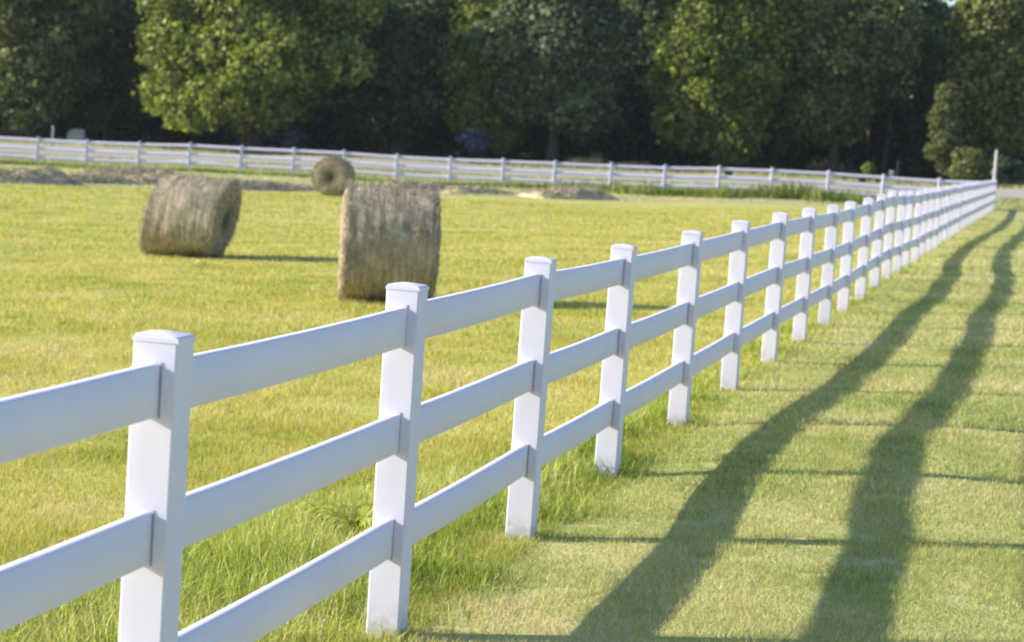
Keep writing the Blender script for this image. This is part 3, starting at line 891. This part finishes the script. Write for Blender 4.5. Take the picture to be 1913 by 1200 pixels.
boulder(143, 266, 1.1, .85, 'pale angular boulder behind the top rail of the far fence at left')
tub(1361, 328, .5, .36, 'black tub alone by the road, leftmost of the four')
tub(1578, 336, .45, .2, 'low flat black tub, second of the four from the left')
tub(1610, 341, .5, .36, 'large black tub, third of the four from the left')
tub(1639, 342, .36, .26, 'small black tub, rightmost of the four')
def marker(px, py, h, r, label, name='marker_post', cat='post', flat=True):
    p = hit(px, py); x, y = p[0], p[1]
    root = empty(name, (x, y, gz(x, y)), label, cat)
    bm = bmesh.new(); box_bm(bm, (0, 0, h/2-.05), (r*2, r*1.2, h+.1)); bmesh.ops.bevel(bm, geom=bm.edges[:], offset=r*.2, segments=2, affect='EDGES')
    from_bm('post_shaft', bm, PALE, root)
    bm = bmesh.new(); bmesh.ops.create_cone(bm, cap_ends=True, segments=12, radius1=r*1.5, radius2=r*.9, depth=.05)
    from_bm('post_top', bm, PALE, root, (0, 0, h+.02))
marker(1665, 340, .62, .14, 'short thick white post standing just beyond the far fence near its right end')
marker(1675, 332, 1.1, .05, 'thin grey-white stake behind the short thick white post')
marker(97, 275, 1.15, .06, 'thin weathered stake behind the far fence post at left')
# pale seeding grass clumps by the road
rs = np.random.default_rng(77)
cl = []
for px, w in ((1075, .6), (1098, .9), (1112, .5), (1140, .4), (1165, .9), (1185, .5), (1207, .3)):
    p = hit(px, 312)
    n_ = 240
    cl.append(np.stack([p[0]+rs.normal(0, w*.4, n_), p[1]+rs.normal(0, .4, n_), np.full(n_, .35 if px > 1130 else .6)], -1))
cl = np.concatenate(cl)
blades('seeding_grass', cl[:, 0], cl[:, 1], cl[:, 2]*(.6+.6*rs.random(len(cl))), np.full(len(cl), .035), .75+.25*rs.random(len(cl)), M_FIELD,
       'pale tufts of tall seeding grass beyond the road in front of the dark wood', .25, 2, seed=12)
# broad-leaved weed by the second post
def weed(px, py, label, seed, n=34, s=.40):
    p = hit(px, py); root = empty('weed_plant', (p[0], p[1], gz(p[0], p[1])), label, 'weed')
    rs = np.random.default_rng(seed); V = []; F = []; T = []
    for k in range(n):
        a = rs.uniform(0, 2*math.pi); L = s*rs.uniform(.6, 1.2); up = rs.uniform(.5, 1.4); wd = .016*rs.uniform(.7, 1.3)
        d = np.array([math.cos(a), math.sin(a), 0]); sd = np.array([-math.sin(a), math.cos(a), 0])
        b0 = len(V)
        for m in range(7):
            t = m/6
            c = d*L*t*.75+np.array([0, 0, L*(up*t-.75*up*t*t)+.01])
            ww = wd*math.sin(math.pi*min(1, .12+.88*t))+.0008
            V += [c-sd*ww, c+sd*ww+np.array([0, 0, .003])]
            if m: F.append((b0+2*m-2, b0+2*m-1, b0+2*m+1, b0+2*m))
            T += [(.75, rs.random())]*2
    mesh_np('leaf_rosette', np.array(V), np.array(F), M_TALL, root, tint=np.array(T), smooth=True)
    V, F = tube([(0, 0, -.02), (.01, 0, .06), (.02, .01, .13)], [.006, .005, .002], 6)
    mesh_np('stem', V, F, M_TALL, root)
weed(655, 1010, 'broad-bladed bright green weed left of the second fence post', 5)
weed(612, 1000, 'smaller broad-bladed weed left of the larger weed by the second post', 6, 20, .3)

# ------------------------------------------------------------------ light, sky, camera
w_ = bpy.data.worlds.new('World'); SC.world = w_; w_.use_nodes = True
nt = w_.node_tree; bg = nt.nodes['Background']
sky = nt.nodes.new('ShaderNodeTexSky'); sky.sky_type = 'NISHITA'; sky.sun_disc = False
sky.sun_elevation = SUN_EL; sky.sun_rotation = R(270-.5)
sky.air_density = 1.0; sky.dust_density = .6; sky.ozone_density = 3.5
nt.links.new(sky.outputs[0], bg.inputs[0]); bg.inputs[1].default_value = .125
sd = bpy.data.lights.new('sun', 'SUN'); sd.energy = 4.6; sd.angle = R(.8); sd.color = (1, .92, .80)
so = bpy.data.objects.new('sun', sd); COL.objects.link(so)
dirv = Vector((math.cos(SUN_B)*math.cos(SUN_EL), math.sin(SUN_B)*math.cos(SUN_EL), -math.sin(SUN_EL)))
so.rotation_euler = dirv.to_track_quat('-Z', 'Y').to_euler(); so.location = (-20, -5, 30)

# haze volume added to lift the blacks of the wood
bm = bmesh.new(); box_bm(bm, (0, 110, 7), (420, 260, 24))
hz = NT('thin_haze'); pv = hz.n('ShaderNodeVolumePrincipled')
pv.inputs['Color'].default_value = (.86, .91, 1, 1); pv.inputs['Density'].default_value = HAZE; pv.inputs['Anisotropy'].default_value = .2
hz.l(pv.outputs[0], hz.out.inputs['Volume'])
if HAZE: tag(from_bm('haze', bm, hz.m), kind='stuff')

cd = bpy.data.cameras.new('camera'); co = bpy.data.objects.new('camera', cd); COL.objects.link(co)
cd.sensor_width = 36; cd.sensor_fit = 'HORIZONTAL'; cd.lens = FPX*36/1913; cd.clip_end = 3000; cd.clip_start = .1
fwd = Vector((0, math.cos(PITCH), -math.sin(PITCH))); up0 = Vector((0, math.sin(PITCH), math.cos(PITCH))); rt0 = Vector((1, 0, 0))
cr, sr = math.cos(ROLL), math.sin(ROLL)
rt = rt0*cr+up0*sr; up = up0*cr-rt0*sr       # image turned clockwise: camera rolled counter-clockwise
M = Matrix((rt, up, -fwd)).transposed().to_4x4(); M.translation = (0, 0, CAMH)
co.matrix_world = M
cd.dof.use_dof = True; cd.dof.focus_distance = 9.0; cd.dof.aperture_fstop = 5.2
SC.camera = co
SC.view_settings.view_transform = 'Standard'; SC.view_settings.look = 'None'; SC.view_settings.gamma = 1
SC.view_settings.exposure = .88
SC.cycles.filter_width = 2.0
SC.cycles.max_bounces = 8; SC.cycles.diffuse_bounces = 4; SC.cycles.transmission_bounces = 4
